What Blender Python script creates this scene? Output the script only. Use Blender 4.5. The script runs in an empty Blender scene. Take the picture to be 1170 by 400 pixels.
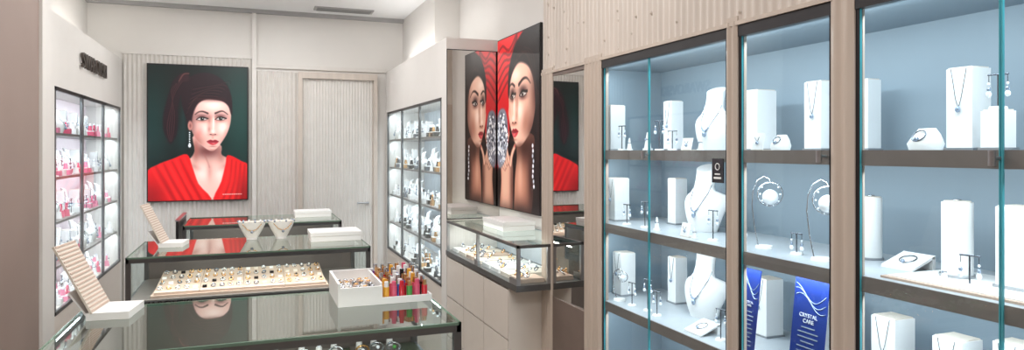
import bpy, math, random
import numpy as np
from mathutils import Vector, Matrix
random.seed(7)
scene = bpy.context.scene
scene.view_settings.view_transform = 'Standard'

# ---------------------------------------------------------------- materials
def lin(c):
    return tuple(((x/255.0)/12.92 if x/255.0 <= 0.04045 else ((x/255.0+0.055)/1.055)**2.4) for x in c)
def mat(name, col, rough=0.5, metal=0.0, var=0.06, scale=12.0, emit=0.0, ecol=None, bump=0.0, coat=0.0, stretch=None):
    m = bpy.data.materials.new(name); m.use_nodes = True
    nt = m.node_tree; b = nt.nodes['Principled BSDF']
    c = lin(col)
    b.inputs['Roughness'].default_value = rough
    b.inputs['Metallic'].default_value = metal
    b.inputs['Coat Weight'].default_value = coat
    tc = nt.nodes.new('ShaderNodeTexCoord')
    n = nt.nodes.new('ShaderNodeTexNoise'); n.inputs['Scale'].default_value = scale
    n.inputs['Detail'].default_value = 3
    if stretch:
        mp = nt.nodes.new('ShaderNodeMapping'); mp.inputs['Scale'].default_value = stretch
        nt.links.new(tc.outputs['Object'], mp.inputs['Vector']); nt.links.new(mp.outputs['Vector'], n.inputs['Vector'])
    else:
        nt.links.new(tc.outputs['Object'], n.inputs['Vector'])
    r = nt.nodes.new('ShaderNodeValToRGB')
    r.color_ramp.elements[0].position = 0.3; r.color_ramp.elements[1].position = 0.7
    r.color_ramp.elements[0].color = tuple(max(0, x*(1-var)) for x in c)+(1,)
    r.color_ramp.elements[1].color = tuple(min(1, x*(1+var)) for x in c)+(1,)
    nt.links.new(n.outputs['Fac'], r.inputs['Fac'])
    nt.links.new(r.outputs['Color'], b.inputs['Base Color'])
    if emit > 0:
        b.inputs['Emission Color'].default_value = lin(ecol or col)+(1,)
        b.inputs['Emission Strength'].default_value = emit
    if bump > 0:
        bp = nt.nodes.new('ShaderNodeBump'); bp.inputs['Strength'].default_value = bump
        bp.inputs['Distance'].default_value = 0.004
        nt.links.new(n.outputs['Fac'], bp.inputs['Height'])
        nt.links.new(bp.outputs['Normal'], b.inputs['Normal'])
    return m
def glassmat(name, tint, base=0.05, grazing=0.75, power=4.0):
    m = bpy.data.materials.new(name); m.use_nodes = True
    nt = m.node_tree; nt.nodes.clear()
    o = nt.nodes.new('ShaderNodeOutputMaterial'); mx = nt.nodes.new('ShaderNodeMixShader')
    t = nt.nodes.new('ShaderNodeBsdfTransparent'); t.inputs['Color'].default_value = tint+(1,)
    g = nt.nodes.new('ShaderNodeBsdfGlossy'); g.inputs['Roughness'].default_value = 0.01
    g.inputs['Color'].default_value = (0.95, 1, 0.97, 1)
    lw = nt.nodes.new('ShaderNodeLayerWeight'); lw.inputs['Blend'].default_value = 0.5
    p = nt.nodes.new('ShaderNodeMath'); p.operation = 'POWER'; p.inputs[1].default_value = power
    ma = nt.nodes.new('ShaderNodeMath'); ma.operation = 'MULTIPLY_ADD'
    ma.inputs[1].default_value = grazing; ma.inputs[2].default_value = base
    nt.links.new(lw.outputs['Facing'], p.inputs[0]); nt.links.new(p.outputs[0], ma.inputs[0])
    nt.links.new(ma.outputs[0], mx.inputs['Fac'])
    nt.links.new(t.outputs[0], mx.inputs[1]); nt.links.new(g.outputs[0], mx.inputs[2])
    nt.links.new(mx.outputs[0], o.inputs['Surface'])
    return m
def vcolmat(name, emit):
    m = bpy.data.materials.new(name); m.use_nodes = True
    nt = m.node_tree; b = nt.nodes['Principled BSDF']
    a = nt.nodes.new('ShaderNodeVertexColor'); a.layer_name = 'Col'
    nt.links.new(a.outputs['Color'], b.inputs['Base Color'])
    nt.links.new(a.outputs['Color'], b.inputs['Emission Color'])
    b.inputs['Emission Strength'].default_value = emit
    b.inputs['Roughness'].default_value = 0.35
    return m

M_WALL   = mat('white_paint', (224,221,217), 0.6, var=0.02, scale=3)
M_FLUTE  = mat('fluted_white', (218,214,209), 0.45, var=0.03)
M_BEIGE  = mat('beige_panel', (188,173,160), 0.35, var=0.07, scale=6, stretch=(4,4,.3))
M_BEIGEL = mat('beige_panel_light', (204,193,183), 0.32, var=0.08, scale=6, stretch=(4,4,.3))
M_BEIGED = mat('beige_dark', (112,96,88), 0.5, var=0.05)
M_WALLSHADE  = mat('shaded_wall', (152,134,126), 0.6, var=0.03, scale=3)  # shadow on the near left wall, put into its base colour
M_DRAWER = mat('drawer_lacquer', (216,207,198), 0.3, var=0.02)
M_CEIL   = mat('ceiling_paint', (236,237,238), 0.7, var=0.02, scale=2)
M_DARK   = mat('dark_metal', (52,50,52), 0.35, 0.6)
M_SIGN   = mat('sign_metal', (96,88,84), 0.35, 0.6)
M_STEEL  = mat('brushed_steel', (176,178,182), 0.28, 0.9)
M_FRAME  = mat('gunmetal_frame', (118,120,122), 0.3, 0.85)
M_GREY   = mat('shadow_gap', (170,169,169), 0.6)
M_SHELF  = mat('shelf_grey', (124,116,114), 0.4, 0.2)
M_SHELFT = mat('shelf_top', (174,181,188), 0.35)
M_CABIN  = mat('cabinet_inner', (134,149,160), 0.55, var=0.04, scale=3)
M_CABINL = mat('case_inner', (184,194,202), 0.5, var=0.04, scale=3)
M_CABINP = mat('case_inner_pink', (216,200,206), 0.5, var=0.05, scale=4)
M_WHITE  = mat('display_white', (238,238,238), 0.45, var=0.01)
M_CREAM  = mat('cream_card', (224,214,202), 0.5, var=0.03)
M_PAD    = mat('tray_pad', (196,172,157), 0.8, var=0.05, scale=30)
M_TRAYG  = mat('counter_deck', (84,94,78), 0.5, var=0.06)
M_BASE   = mat('counter_base', (116,108,104), 0.4, var=0.04)
M_GOLD   = mat('gold', (230,184,130), 0.25, 1.0)
M_SILVER = mat('silver', (205,208,214), 0.18, 1.0)
M_CHAIN  = mat('necklace_chain', (120,126,136), 0.25, 0.9)
M_GEM    = mat('gemstone', (156,172,192), 0.05, 0.5)
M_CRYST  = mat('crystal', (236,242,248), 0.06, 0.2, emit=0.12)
M_BLACK  = mat('black_stone', (22,20,24), 0.2)
M_RED    = mat('red_lacquer', (206,30,48), 0.25, coat=0.5)
M_ROSE   = mat('rose_lacquer', (222,92,124), 0.3)
M_PINK   = mat('pink_lacquer', (234,140,170), 0.3)
M_GREEN  = mat('green_lacquer', (80,160,76), 0.3)
M_PURPLE = mat('purple_lacquer', (140,70,160), 0.3)
M_YELL   = mat('amber_lacquer', (240,176,60), 0.3)
M_BLUE   = mat('brochure_blue', (24,48,120), 0.35)
M_BLUEL  = mat('blue_lacquer', (50,110,210), 0.3)
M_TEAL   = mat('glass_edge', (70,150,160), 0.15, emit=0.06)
M_GEDGE  = mat('glass_edge_green', (104,128,112), 0.15, emit=0.02)
M_FLOOR  = mat('floor_tile', (180,170,158), 0.25, var=0.05, scale=2)
M_VENT   = mat('vent_grille', (140,140,140), 0.5, 0.3)
M_MIRROR = mat('mirror_silver', (210,206,203), 0.01, 1.0, var=0.0)
G_CAB = glassmat('cabinet_glass', (0.93,0.985,0.985), 0.03, 0.5, 4.0)
G_CNT = glassmat('counter_glass', (0.88,0.97,0.90), 0.06, 0.8, 2.6)

# ---------------------------------------------------------------- mesh builder
class MB:
    def __init__(s): s.v=[]; s.f=[]; s.m=[]; s.sm=[]; s.mats=[]
    def mi(s, m):
        if m not in s.mats: s.mats.append(m)
        return s.mats.index(m)
    def add(s, vs, fs, m, smooth=False):
        o=len(s.v); s.v += [tuple(v) for v in vs]; k=s.mi(m)
        for f in fs:
            s.f.append([i+o for i in f]); s.m.append(k); s.sm.append(smooth)
    def obox(s, o, a, b, c, m):
        o=Vector(o);a=Vector(a);b=Vector(b);c=Vector(c)
        vs=[o,o+a,o+a+b,o+b,o+c,o+a+c,o+a+b+c,o+b+c]
        fs=[(0,3,2,1),(4,5,6,7),(0,1,5,4),(1,2,6,5),(2,3,7,6),(3,0,4,7)]
        if a.cross(b).dot(c) < 0: fs=[f[::-1] for f in fs]
        s.add(vs, fs, m)
    def box(s, x0,x1,y0,y1,z0,z1,m):
        s.obox((x0,y0,z0),(x1-x0,0,0),(0,y1-y0,0),(0,0,z1-z0),m)
    def quad(s, p, m): s.add(p, [(0,1,2,3)], m)
    def cyl(s, p0, p1, r0, r1, m, n=16, caps=True):
        p0=Vector(p0);p1=Vector(p1);d=(p1-p0).normalized()
        u=d.orthogonal().normalized();w=d.cross(u)
        vs=[]
        for p,r in ((p0,r0),(p1,r1)):
            for i in range(n):
                a=2*math.pi*i/n; vs.append(p+u*math.cos(a)*r+w*math.sin(a)*r)
        s.add(vs,[(i,(i+1)%n,n+(i+1)%n,n+i) for i in range(n)],m,True)
        if caps: s.add(vs,[tuple(range(n))[::-1],tuple(range(n,2*n))],m)
    def loft(s, secs, m, n=24, cap=True):
        vs=[]
        for (cx,cy,cz,rx,ry,tilt) in secs:
            for i in range(n):
                a=2*math.pi*i/n
                vs.append((cx+rx*math.cos(a), cy+ry*math.sin(a), cz+tilt*math.cos(a)))
        fs=[]
        for k in range(len(secs)-1):
            for i in range(n):
                j=(i+1)%n; fs.append((k*n+i,k*n+j,(k+1)*n+j,(k+1)*n+i))
        s.add(vs,fs,m,True)
        if cap: s.add(vs,[tuple(range(n))[::-1],tuple(range((len(secs)-1)*n,len(secs)*n))],m)
    def sphere(s,c,r,m,n=10,k=6,sz=1.0):
        secs=[]
        for i in range(k+1):
            a=-math.pi/2+math.pi*i/k
            rr=max(r*math.cos(a),r*0.02); secs.append((c[0],c[1],c[2]+r*sz*math.sin(a),rr,rr,0))
        s.loft(secs,m,n)
    def torus(s,c,R,r,m,nrm=(0,0,1),nu=18,nv=6):
        c=Vector(c);d=Vector(nrm).normalized();u=d.orthogonal().normalized();w=d.cross(u)
        vs=[]
        for i in range(nu):
            a=2*math.pi*i/nu; rad=u*math.cos(a)+w*math.sin(a)
            for j in range(nv):
                b=2*math.pi*j/nv; vs.append(c+rad*(R+r*math.cos(b))+d*r*math.sin(b))
        fs=[]
        for i in range(nu):
            for j in range(nv):
                fs.append((i*nv+j,((i+1)%nu)*nv+j,((i+1)%nu)*nv+(j+1)%nv,i*nv+(j+1)%nv))
        s.add(vs,fs,m,True)
    def tube(s,pts,r,m,n=6):
        for a,b in zip(pts[:-1],pts[1:]): s.cyl(a,b,r,r,m,n,True)
    def flutes(s, p, along, L, up, H, nrm, n, amp, m, seg=6):
        p=Vector(p);al=Vector(along).normalized();up=Vector(up).normalized();nr=Vector(nrm).normalized()
        N=n*seg; vs=[]
        for i in range(N+1):
            t=i/N; off=amp*(0.5-0.5*math.cos(2*math.pi*t*n))
            q=p+al*(L*t)+nr*off; vs += [q,q+up*H]
        s.add(vs,[(2*i,2*i+2,2*i+3,2*i+1) for i in range(N)],m,True)
    def xf(s, M, start=0):
        for i in range(start,len(s.v)): s.v[i]=tuple(M@Vector(s.v[i]))
    def obj(s, name, parent=None, loc=None, rotz=0.0, bevel=0.0):
        me=bpy.data.meshes.new(name); me.from_pydata(s.v,[],s.f)
        for m in s.mats: me.materials.append(m)
        me.polygons.foreach_set('material_index',s.m); me.polygons.foreach_set('use_smooth',s.sm)
        me.update(); o=bpy.data.objects.new(name,me); scene.collection.objects.link(o)
        if parent: o.parent=parent
        if loc: o.location=loc
        o.rotation_euler[2]=rotz
        if bevel>0:
            b=o.modifiers.new('bevel','BEVEL'); b.width=bevel; b.segments=2; b.limit_method='ANGLE'
        return o
def empty(name):
    e=bpy.data.objects.new(name,None); scene.collection.objects.link(e); return e
def text(name, s, size, loc, rot, m, parent, ext=0.002, align='CENTER'):
    c=bpy.data.curves.new(name,'FONT'); c.body=s; c.size=size; c.extrude=ext; c.align_x=align; c.align_y='CENTER'
    c.materials.append(m); o=bpy.data.objects.new(name,c); scene.collection.objects.link(o)
    o.location=loc; o.rotation_euler=rot; o.parent=parent; return o
def area(name, loc, rot, sx, sy, e, col=(1,1,1)):
    l=bpy.data.lights.new(name,'AREA'); l.shape='RECTANGLE'; l.size=sx; l.size_y=sy; l.energy=e; l.color=col
    o=bpy.data.objects.new(name,l); scene.collection.objects.link(o); o.location=loc; o.rotation_euler=rot; return o

ZC=2.73
# ---------------------------------------------------------------- room shell
b=MB(); b.box(-1.4,2.0,-1.7,6.6,-0.05,0,M_FLOOR); b.obj('floor')
b=MB(); b.box(-1.4,2.0,-1.7,6.6,ZC,ZC+0.05,M_CEIL)
b.box(-1.25,1.53,6.34,6.4,ZC-0.03,ZC,M_GREY); b.obj('ceiling')
b=MB(); b.box(-1.4,2.0,6.4,6.5,0,ZC,M_WALL)
b.flutes((-1.0,6.4,0),(1,0,0),1.0,(0,0,1),2.30,(0,-1,0),30,0.012,M_FLUTE)
b.box(-1.0,0.0,6.385,6.4,2.30,2.33,M_WALL)
b.box(0.0,0.035,6.36,6.4,0,ZC-0.03,M_WALL)
b.flutes((0.035,6.4,0),(1,0,0),0.34,(0,0,1),2.20,(0,-1,0),10,0.012,M_FLUTE)
b.box(0.035,1.17,6.38,6.4,2.225,2.26,M_FLUTE)
b.obj('wall_back')
b=MB(); b.box(-1.4,-1.25,-1.7,6.4,0,ZC,M_WALL); b.box(-1.25,-1.0,-1.6,4.05,0,ZC,M_WALLSHADE)
b.box(-1.25,-0.985,4.05,4.22,0,ZC,M_WALL); b.obj('wall_left')
b=MB(); b.box(1.76,2.0,-1.7,6.4,0,ZC,M_WALL); b.box(1.53,1.76,3.12,6.4,0,ZC,M_WALL); b.obj('wall_right')
b=MB(); b.box(-1.4,2.0,-1.7,-1.6,0,ZC,M_BEIGE); b.obj('wall_front')
b=MB(); b.box(1.33,1.53,5.18,6.4,2.23,ZC,M_WALL); b.obj('bulkhead_column')

# ceiling vent
b=MB(); b.box(0.50,1.0,6.02,6.16,ZC-0.012,ZC,M_GREY)
for i in range(5): b.box(0.52,0.98,6.03+i*0.026,6.045+i*0.026,ZC-0.016,ZC-0.011,M_VENT)
b.obj('air_vent')

# door
d=empty('door_1')
b=MB(); fx0,fx1=0.385,1.085
b.box(fx0,fx0+0.035,6.34,6.4,0,2.145,M_BEIGEL); b.box(fx1-0.035,fx1,6.34,6.4,0,2.145,M_BEIGEL); b.box(fx0,fx1,6.34,6.4,2.145,2.2,M_BEIGEL)
b.obj('frame',d)
b=MB(); b.box(fx0+0.035,fx1-0.035,6.378,6.4,0.01,2.145,M_FLUTE)
b.flutes((fx0+0.035,6.377,0.01),(1,0,0),0.63,(0,0,1),2.135,(0,-1,0),24,0.006,M_FLUTE)
b.obj('leaf',d)
b=MB(); b.cyl((fx1-0.09,6.37,1.02),(fx1-0.09,6.31,1.02),0.009,0.009,M_STEEL); b.cyl((fx1-0.09,6.315,1.02),(fx1-0.19,6.315,1.02),0.008,0.008,M_STEEL); b.obj('handle',d)

# ---------------------------------------------------------------- posters (painted, flat)
class Canvas:
    def __init__(s,w,h,nx,ny,bg):
        s.w,s.h,s.nx,s.ny=w,h,nx,ny
        s.X,s.Y=np.meshgrid(np.linspace(0,w,nx),np.linspace(0,h,ny))
        s.C=np.zeros((ny,nx,3))+np.array(bg,float)
    def blend(s,mask,col,a): 
        k=(np.clip(mask,0,1)*a)[...,None]; s.C=s.C*(1-k)+np.array(col,float)*k
    def sd(s,pts,smooth=True):
        P=[np.array(p,float) for p in pts]
        if smooth:
            Q=[];n=len(P)
            for i in range(n):
                p0,p1,p2,p3=P[i-1],P[i],P[(i+1)%n],P[(i+2)%n]
                for t in (0,.25,.5,.75):
                    Q.append(0.5*((2*p1)+(-p0+p2)*t+(2*p0-5*p1+4*p2-p3)*t*t+(-p0+3*p1-3*p2+p3)*t**3))
            P=Q
        D=np.full(s.X.shape,1e9);ins=np.zeros(s.X.shape,bool);n=len(P)
        for i in range(n):
            x0,y0=P[i];x1,y1=P[(i+1)%n];dx,dy=x1-x0,y1-y0
            L=dx*dx+dy*dy+1e-9
            t=np.clip(((s.X-x0)*dx+(s.Y-y0)*dy)/L,0,1)
            D=np.minimum(D,np.hypot(s.X-x0-t*dx,s.Y-y0-t*dy))
            if abs(dy)>1e-9:
                c=((y0>s.Y)!=(y1>s.Y))&(s.X<dx*(s.Y-y0)/dy+x0); ins^=c
        return np.where(ins,D,-D)
    def poly(s,pts,col,soft=1.0,a=1.0,smooth=True):
        s.blend(0.5+s.sd(pts,smooth)/(2*soft),col,a)
    def g(s,cx,cy,rx,ry,col,a=1.0,rot=0,clip=None):   # gaussian airbrush, optionally masked by a shape
        c,q=math.cos(rot),math.sin(rot)
        u=((s.X-cx)*c+(s.Y-cy)*q)/rx; v=(-(s.X-cx)*q+(s.Y-cy)*c)/ry
        m=np.exp(-(u*u+v*v))
        if clip is not None: m=m*np.clip(0.5+clip/1.6,0,1)
        s.blend(m,col,a)
    def ell(s,cx,cy,rx,ry,col,soft=0.3,a=1.0,rot=0):
        c,q=math.cos(rot),math.sin(rot)
        u=((s.X-cx)*c+(s.Y-cy)*q)/rx; v=(-(s.X-cx)*q+(s.Y-cy)*c)/ry
        r=np.sqrt(u*u+v*v); s.blend((1-r)/soft+0.5,col,a)
    def cap(s,p,q,r0,r1,col,soft=0.8,a=1.0):
        x0,y0=p;x1,y1=q;dx,dy=x1-x0,y1-y0;L=dx*dx+dy*dy+1e-9
        t=np.clip(((s.X-x0)*dx+(s.Y-y0)*dy)/L,0,1)
        D=np.hypot(s.X-x0-t*dx,s.Y-y0-t*dy)-(r0+(r1-r0)*t); s.blend(0.5-D/(2*soft),col,a)
    def line(s,pts,r0,r1,col,soft=0.6,a=1.0,clip=None):
        P=[np.array(p,float) for p in pts]; Q=[]
        for i in range(len(P)-1):
            p0=P[max(i-1,0)];p1=P[i];p2=P[i+1];p3=P[min(i+2,len(P)-1)]
            for t in (0,.33,.66): Q.append(0.5*((2*p1)+(-p0+p2)*t+(2*p0-5*p1+4*p2-p3)*t*t+(-p0+3*p1-3*p2+p3)*t**3))
        Q.append(P[-1]); n=len(Q)-1
        M=np.zeros(s.X.shape)
        for i in range(n):
            x0,y0=Q[i];x1,y1=Q[i+1];dx,dy=x1-x0,y1-y0;L=dx*dx+dy*dy+1e-9
            t=np.clip(((s.X-x0)*dx+(s.Y-y0)*dy)/L,0,1); r=r0+(r1-r0)*(i+t)/n
            M=np.maximum(M,np.clip(0.5-(np.hypot(s.X-x0-t*dx,s.Y-y0-t*dy)-r)/(2*soft),0,1))
        if clip is not None: M=M*np.clip(0.5+clip/1.4,0,1)
        s.blend(M,col,a)
    def mesh(s,name,org,ux,uy,m,parent):
        org=Vector(org);ux=Vector(ux);uy=Vector(uy)
        vs=[]
        for j in range(s.ny):
            for i in range(s.nx): vs.append(tuple(org+ux*(i/(s.nx-1))+uy*(j/(s.ny-1))))
        fs=[(j*s.nx+i,(j+1)*s.nx+i,(j+1)*s.nx+i+1,j*s.nx+i+1) for j in range(s.ny-1) for i in range(s.nx-1)]
        me=bpy.data.meshes.new(name); me.from_pydata(vs,[],fs)
        at=me.color_attributes.new('Col','FLOAT_COLOR','POINT')
        c=np.clip(s.C,0,255)/255.0; c=np.where(c<=0.04045,c/12.92,((c+0.055)/1.055)**2.4)
        buf=np.ones((s.nx*s.ny,4),np.float32); buf[:,:3]=c.reshape(-1,3)
        at.data.foreach_set('color',buf.ravel())
        me.materials.append(m); o=bpy.data.objects.new(name,me); scene.collection.objects.link(o); o.parent=parent; return o
M_POST=vcolmat('poster_print',0.55)  # emission on the print itself brightens both posters

# poster one: woman with a high ponytail, red dress
c=Canvas(115,155,300,400,(8,18,18))
c.g(108,60,32,80,(24,66,62),0.8); c.g(4,66,24,60,(20,56,54),0.75); c.g(38,84,8,20,(16,44,44),0.7); c.g(40,60,3,24,(18,50,50),0.6)
SK=(226,184,174); SH=(156,88,80); HL=(252,232,226); DK=(92,40,42)
HR=(30,14,22)
# ponytail hanging from the crown, clear of the neck
c.poly([(47,8),(37,9),(28,18),(24,30),(20,44),(17,58),(17,72),(20,82),(25,90),(29,86),(33,76),(34,62),(34,50),(36,38),(42,26)],HR,1.3)
for k in range(9): c.line([(43-k*1.6,14+k),(32-k*.9,30),(24+k*.8,52),(20+k*1.3,72),(24+k*.4,87)],0.3,0.2,(112,58,62) if k%2 else (12,4,8),0.6,0.55)
neck=c.sd([(52,80),(53,98),(46,108),(30,116),(50,140),(66,157),(82,157),(102,118),(92,107),(84,102),(82,90)])
c.blend(0.5+neck/1.6,SK,1)
c.g(68,98,19,9,DK,0.85,0,neck); c.g(54,96,4,14,SH,0.8,0,neck); c.g(84,104,5,9,SH,0.5,0,neck)
c.g(70,122,3,9,SH,0.45,0,neck); c.g(54,117,10,3,SH,0.4,0.5,neck); c.g(88,116,8,3,SH,0.35,-0.5,neck)
c.g(62,124,7,9,HL,0.6,0,neck); c.g(82,126,6,9,HL,0.5,0,neck); c.line([(64,102),(68,111),(70,117)],0.4,0.3,SH,1.4,0.6)
face=c.sd([(47,48),(51,38),(60,32),(72,29),(84,32),(92,41),(95.5,54),(94.5,67),(90,79),(83,90),(77,96.5),(72,98),(66,95.5),(57,87.5),(50.5,77),(47,64)])
c.blend(0.5+face/1.3,SK,1)
c.g(46,66,8,26,DK,0.75,0,face); c.g(55,88,10,9,SH,0.7,0.7,face); c.g(96,74,5,16,SH,0.6,0,face); c.g(89,88,6,7,SH,0.5,0,face)
c.g(75,45,12,6,HL,0.7,0,face); c.g(86,71,5.5,6.5,HL,0.8,0,face); c.g(64,72,6,6,HL,0.6,0,face)
c.g(57,79,4,8,(198,112,106),0.5,0.5,face); c.g(90,79,3,6,(204,120,112),0.45,0,face); c.g(73.5,97,6,2,SH,0.5,0,face); c.g(73.5,94.5,3,1.6,HL,0.4,0,face)
# smooth pulled back hair with a low rounded hairline
c.poly([(42,58),(38,44),(38,30),(43,18),(52,10),(66,7),(80,11),(91,21),(96.5,36),(97,54),(95.3,54),(92.5,46),(86,40.5),(76,38.5),(66,38.5),(58,42.5),(53,50),(50,60),(49,70),(46,70)],HR,0.9)
c.g(70,38,22,2.5,(70,34,34),0.5,0,face)
for k in range(13): c.line([(43+k*.7,58-k*2.8),(51+k*2.4,38-k*1.5),(63+k*2.6,36-k*1.7),(78+k*1.4,36-k*1.4)],0.25,0.2,(98,54,56) if k%2 else (10,4,8),0.6,0.45)
c.ell(41,14,6,4.5,(44,20,28),0.6); c.line([(35,18),(40,10),(46,9)],0.5,0.5,(132,84,74),0.7,0.7)
c.ell(47.6,69,2.6,5.6,(196,134,124),0.5); c.g(47.8,69,1.4,3.2,DK,0.6)
for ex,ey,wd in ((61.3,61,1.0),(83,60.5,0.95)):
    c.g(ex,ey-2.4,7.5*wd,3.4,(100,52,56),0.85); c.g(ex,ey+2.5,6.5*wd,1.8,SH,0.5)
    e_=c.sd([(ex-5.6*wd,ey+.9),(ex-2.8*wd,ey-1.2),(ex+.6,ey-1.6),(ex+3.6*wd,ey-.9),(ex+5.8*wd,ey+.4),(ex+2.6*wd,ey+1.5),(ex-2.2*wd,ey+1.7)])
    m0=np.clip(0.5+e_/.8,0,1)
    c.blend(m0,(204,196,194),1)
    c.blend(m0*np.clip((2.3-np.hypot(c.X-ex-.3,c.Y-ey+.1))/.6+.5,0,1),(48,60,54),1)
    c.blend(m0*np.clip((1.2-np.hypot(c.X-ex-.3,c.Y-ey+.1))/.5+.5,0,1),(4,4,6),1)
    c.ell(ex+1,ey-.7,.4,.4,(255,255,255),0.6)
    c.line([(ex-6.5*wd,ey+.9),(ex-3*wd,ey-1.5),(ex+.6,ey-2.0),(ex+4*wd,ey-1.2),(ex+7*wd,ey-.5)],0.45,0.8,(14,6,8),0.5)
    c.line([(ex-5.6*wd,ey+1.2),(ex,ey+2.0),(ex+5.6*wd,ey+.8)],0.22,0.22,(60,28,30),0.6,0.8)
c.line([(53.5,56),(57.5,53),(62.5,52.4),(68,54.4)],0.4,1.0,(44,22,24),0.7,.95); c.line([(91.5,55.2),(87,52),(83,51.8),(77,54.2)],0.4,1.0,(44,22,24),0.7,.95)
c.g(70,62,2.2,6,SH,0.5); c.g(78.5,61,1.4,5,SH,0.25); c.g(69.8,73,2.0,4,SH,0.55); c.g(74.8,66,1.2,9,HL,0.8); c.g(74.4,75.2,2.2,2,HL,0.7)
c.g(74.2,79.4,4.4,1.2,SH,0.75); c.ell(71.5,78.8,1.1,.55,(84,36,38),0.8,0.9); c.ell(77,78.8,1.1,.55,(84,36,38),0.8,0.9)
c.g(74,82.3,1.2,1.8,SH,0.3); c.g(74,93,4.6,1.1,SH,0.6)
c.poly([(67,87.2),(71,85.2),(74,85.9),(77,85.2),(81,87.1),(77.6,87.8),(74,88.1),(70.2,87.8)],(140,26,42),0.6); c.poly([(67.5,87.5),(74,88.2),(80.5,87.4),(77.8,90.2),(74,91.3),(70.4,90.2)],(184,50,62),0.6)
c.line([(67,87.4),(74,88),(81,87.2)],0.15,0.15,(70,8,16),0.4,0.9); c.g(75,89.4,2.2,.7,(236,140,140),0.6)
dl=c.sd([(-2,124),(10,114),(28,107),(44,102),(50,116),(57,136),(70,158),(-2,158)]); dr=c.sd([(117,118),(108,110),(92,103),(89,114),(84,134),(76,158),(117,158)])
for q in (dl,dr): c.blend(0.5+q/1.4,(216,20,26),1)
for k in range(9):
    c.line([(4+k*4.6,117-k*1.3),(13+k*5+(k%3),134),(26+k*5,156)],0.3,1.6,(120,4,14) if k%2 else (250,70,58),2.4,0.45,dl)
    c.line([(94+k*2.6,108+k),(90+k*2.8+(k%2)*2,134),(82+k*3.8,156)],0.3,1.2,(120,4,14) if k%2 else (246,62,54),2.2,0.45,dr)
c.g(0,156,20,24,(90,0,10),0.6,0,dl); c.g(115,154,12,26,(90,0,10),0.6,0,dr)
for k in range(7): c.ell(47,77+k*2.5,0.8 if k<6 else 1.6,0.8 if k<6 else 2.3,(236,240,246),0.7)
for k in range(9): c.cap((86+k*2.6,149),(87.4+k*2.6,149),0.5,0.5,(236,220,214),0.4,0.8)
p=empty('woman_poster')
c.mesh('print',(-0.805,6.355,2.215),(0.765,0,0),(0,0,-1.135),M_POST,p)
b=MB(); b.box(-0.815,-0.03,6.358,6.388,1.07,2.225,M_DARK); b.obj('poster_frame',p)

# poster two: close-up of a woman with jewelled cuff
c=Canvas(100,154,260,400,(170,14,24))
c.g(10,20,60,60,(226,36,40),0.95); c.g(14,70,20,40,(196,22,30),0.9)
for k in range(6): c.line([(0,12+k*9),(14+k*2,6+k*7),(30+k*3,12+k*4),(50,0+k*3)],0.8,1.1,(60,6,12),1.4,0.7)
c.poly([(30,38),(36,22),(50,9),(70,0),(104,-2),(104,158),(-2,158),(-2,124),(12,110),(26,98),(32,80)],(18,10,13),1.4)
neck=c.sd([(52,90),(50,108),(46,122),(44,140),(46,158),(78,158),(86,134),(84,112),(88,90)])
c.blend(0.5+neck/2,(186,126,104),1); c.g(66,100,24,14,(54,26,22),0.95,0,neck); c.g(86,124,12,44,(30,14,14),0.95,0,neck); c.g(57,124,6,18,(228,180,154),0.6,0,neck); c.g(60,158,40,12,(20,10,12),0.9,0,neck)
F=[(31,36),(37,22),(54,14),(74,15),(87,28),(92,48),(91,66),(84,82),(70,93),(57,98),(47,96.5),(41,90),(36,84),(32,77),(29,69),(30,60),(29,48)]
face=c.sd(F); SK=(232,186,164); SH=(160,98,80); HL=(255,230,214); DK=(84,44,38)
c.blend(0.5+face/1.8,SK,1)
c.g(94,54,14,34,DK,0.9,0,face); c.g(84,86,15,13,DK,0.75,0.8,face); c.g(70,78,8,12,SH,0.6,0.5,face); c.g(60,98,18,3.5,DK,0.7,0,face)
c.g(46,36,11,6,HL,0.8,0,face); c.g(56,67,7,8,HL,0.85,0,face); c.g(32,66,3,8,SH,0.3,0,face); c.g(48,93,4,3,HL,0.5,0,face)
c.poly([(28,50),(30,30),(42,12),(58,3),(74,-2),(104,-2),(104,158),(90,158),(87,124),(90,100),(92,80),(91,60),(88,45),(80,34),(68,28),(54,26),(42,31),(34,40),(31,54)],(16,10,13),1.3)
for k in range(12): c.line([(34+k*3,32-k*1.6),(58+k*2.6,16+k*.6),(82+k,30+k*2.2),(93+k*.7,60),(94+k*.5,112)],0.35,0.3,(86,54,46) if k%2 else (8,4,6),0.8,0.45)
for ex,ey,wd in ((39.5,54,.82),(64,53.5,1.12)):
    c.g(ex,ey-2.8,8.5*wd,4.6,(64,34,36),0.95); c.g(ex,ey+2.8,7.5*wd,2.6,(110,66,60),0.8)
    e_=c.sd([(ex-6*wd,ey+1.1),(ex-2.8*wd,ey-1.5),(ex+.6,ey-2.0),(ex+4*wd,ey-1.1),(ex+6.6*wd,ey+.3),(ex+2.6*wd,ey+1.8),(ex-2.2*wd,ey+2.0)])
    m0=np.clip(0.5+e_/1.0,0,1); c.blend(m0,(206,198,192),1)
    c.blend(m0*np.clip((2.6-np.hypot(c.X-ex+1,c.Y-ey))/.7+.5,0,1),(60,42,32),1); c.blend(m0*np.clip((1.3-np.hypot(c.X-ex+1,c.Y-ey))/.5+.5,0,1),(4,4,6),1)
    c.ell(ex-.4,ey-.7,.5,.5,(255,255,255),0.6)
    c.line([(ex-7*wd,ey+1),(ex-3*wd,ey-1.9),(ex+.6,ey-2.6),(ex+4*wd,ey-1.8),(ex+8.6*wd,ey-1.6)],0.7,1.2,(8,4,6),0.6)
    c.line([(ex-6*wd,ey+1.6),(ex,ey+2.6),(ex+7*wd,ey+.8)],0.35,0.35,(30,14,16),0.7,0.9)
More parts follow.
